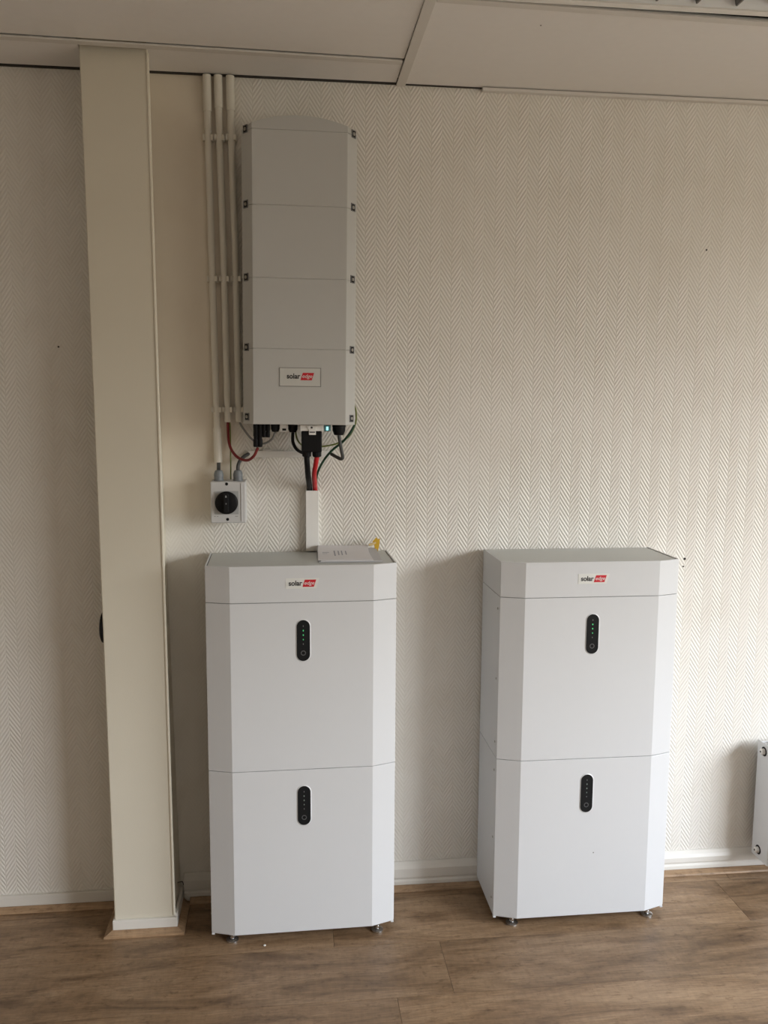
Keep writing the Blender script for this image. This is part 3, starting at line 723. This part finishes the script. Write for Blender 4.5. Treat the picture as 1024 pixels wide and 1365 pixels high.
top = obj('sheet', sheet(-.080, .072, -.083, .090, .0062, .0200, .0010, .0012, skew=.006), M_PAPER, pp)
def ztop(x, y):
    v = (y+.083)/.173; u = (x-.006*v+.080)/.152
    return .0062+.0138*v**1.7+.0010*math.sin(u*PI*2.1+v)*v+.0012
for xa, xb, ya, yb in ((-.030, -.026, -.030, .030), (-.018, -.0145, -.020, .030), (-.008, -.0045, -.020, .032), (.004, .0075, -.014, .030), (-.064, -.044, .010, .014), (-.064, -.050, -.004, -.001)):
    bm = bmesh.new(); n = 5; R_ = []
    for k in range(n+1):
        y = ya+(yb-ya)*k/n
        R_.append([bm.verts.new((x, y, ztop(x, y)+dz)) for x, dz in ((xa, -.0003), (xa, .0004), (xb, .0004), (xb, -.0003))])
    for p, q in zip(R_, R_[1:]):
        for j in range(4): bm.faces.new((p[j], p[(j+1) % 4], q[(j+1) % 4], q[j]))
    bm.faces.new(R_[0]); bm.faces.new(R_[-1][::-1])
    obj('print_mark', bm, M_PRINT, top)
tg = thing('yellow_marker', 'small yellow plastic tag propped at the right end of the papers', 'tag', (.5045, -.040, ZL))
obj('tag_body', PR([(-.004, 0), (.004, 0), (.009, .022), (.011, .044), (.005, .040), (0, .047), (-.006, .040), (-.012, .034), (-.006, .020)], -.002, .002, 'y'), M_YEL, tg, bevel=.0008)
obj('tag_tail', TU([(-.003, 0, .030), (-.014, -.005, .026), (-.024, -.008, .024)], .004, 8), mat('amber_plastic', (.60, .45, .22), .4), tg)

# ------------------------------------------------------------------ radiator at the right edge
rd = thing('radiator', 'white panel radiator cut by the right edge, end plugs showing', 'radiator', (1.792, -.030, .072))
RW, RHH = 1.2, .398
obj('end_panel', B(0, .002, -.094, .0, .0, RHH), M_RAD, rd, bevel=.001)
obj('end_panel', B(RW-.002, RW, -.094, .0, .0, RHH), M_RAD, rd, bevel=.001)
bm = bmesh.new()
poly = [(.012, -.086)]
x = .012; 
while x < RW-.05:
    poly += [(x+.006, -.097), (x+.026, -.097), (x+.032, -.092)]; x += .0333
poly += [(RW-.012, -.086), (RW-.012, -.082), (.012, -.082)]
prism(bm, poly, .012, RHH-.012)
obj('front_panel', bm, M_RAD, rd)
obj('front_frame', B(.002, .012, -.100, -.084, 0, RHH), M_RAD, rd, bevel=.003)
obj('rear_panel', B(.012, RW-.012, -.018, -.002, .012, RHH-.012), M_RAD, rd, bevel=.003)
bm = bmesh.new()
for k in range(55): box(bm, .02+k*.0213, .028+k*.0213, -.082, -.018, RHH-.004, RHH-.0005)
box(bm, .002, RW-.002, -.086, -.080, RHH-.005, RHH); box(bm, .002, RW-.002, -.020, -.014, RHH-.005, RHH)
obj('top_grille', bm, M_RAD, rd)
for k in range(2):
    obj('wall_bracket', B(.15+k*.8, .18+k*.8, -.002, .0298, .05, RHH-.05), M_RAD, rd)
for z, y in ((.372, -.040), (.030, -.040)):
    pg = obj('plug_collar', LA([(.0155, 0), (.0155, .001)], (-.0002, y, z), (-1, 0, 0), 20), M_BLACK, rd, smooth=40)
    obj('end_plug', LA([(.0105, .0012), (.0105, .010), (.008, .0125), (.006, .013)], (-.0002, y, z), (-1, 0, 0), 8), M_WHITEP, pg, smooth=30)
    obj('plug_socket', LA([(.0038, 0), (.0038, .0005)], (-.0134, y, z), (-1, 0, 0), 6), M_BLACK, pg)

# ------------------------------------------------------------------ small things
ft = tag(obj('wall_fitting', LA([(.045, 0), (.045, .006), (.038, .009)], (-.2955, -.118, .925), (-1, 0, 0), 24), M_BLACK, smooth=40),
         'flat round black fitting on the left side of the pillar', 'fitting')
tag(obj('wire_stub', TU([(-.1125, -.075, .100), (-.107, -.076, .1015), (-.098, -.072, .0995), (-.0955, -.070, .088)], .0013, 8), M_HOLE, smooth=60),
    'short thin dark wire stub sticking out low on the pillar', 'wire')
tag(obj('floor_crumb', LA([(.0035, 0), (.0042, .0015), (.002, .003)], (.158, -.27, .0002), n=7), M_WHITEP, smooth=60),
    'tiny white crumb on the floor in front of the left cabinet', 'crumb')
bpy.context.view_layer.update()
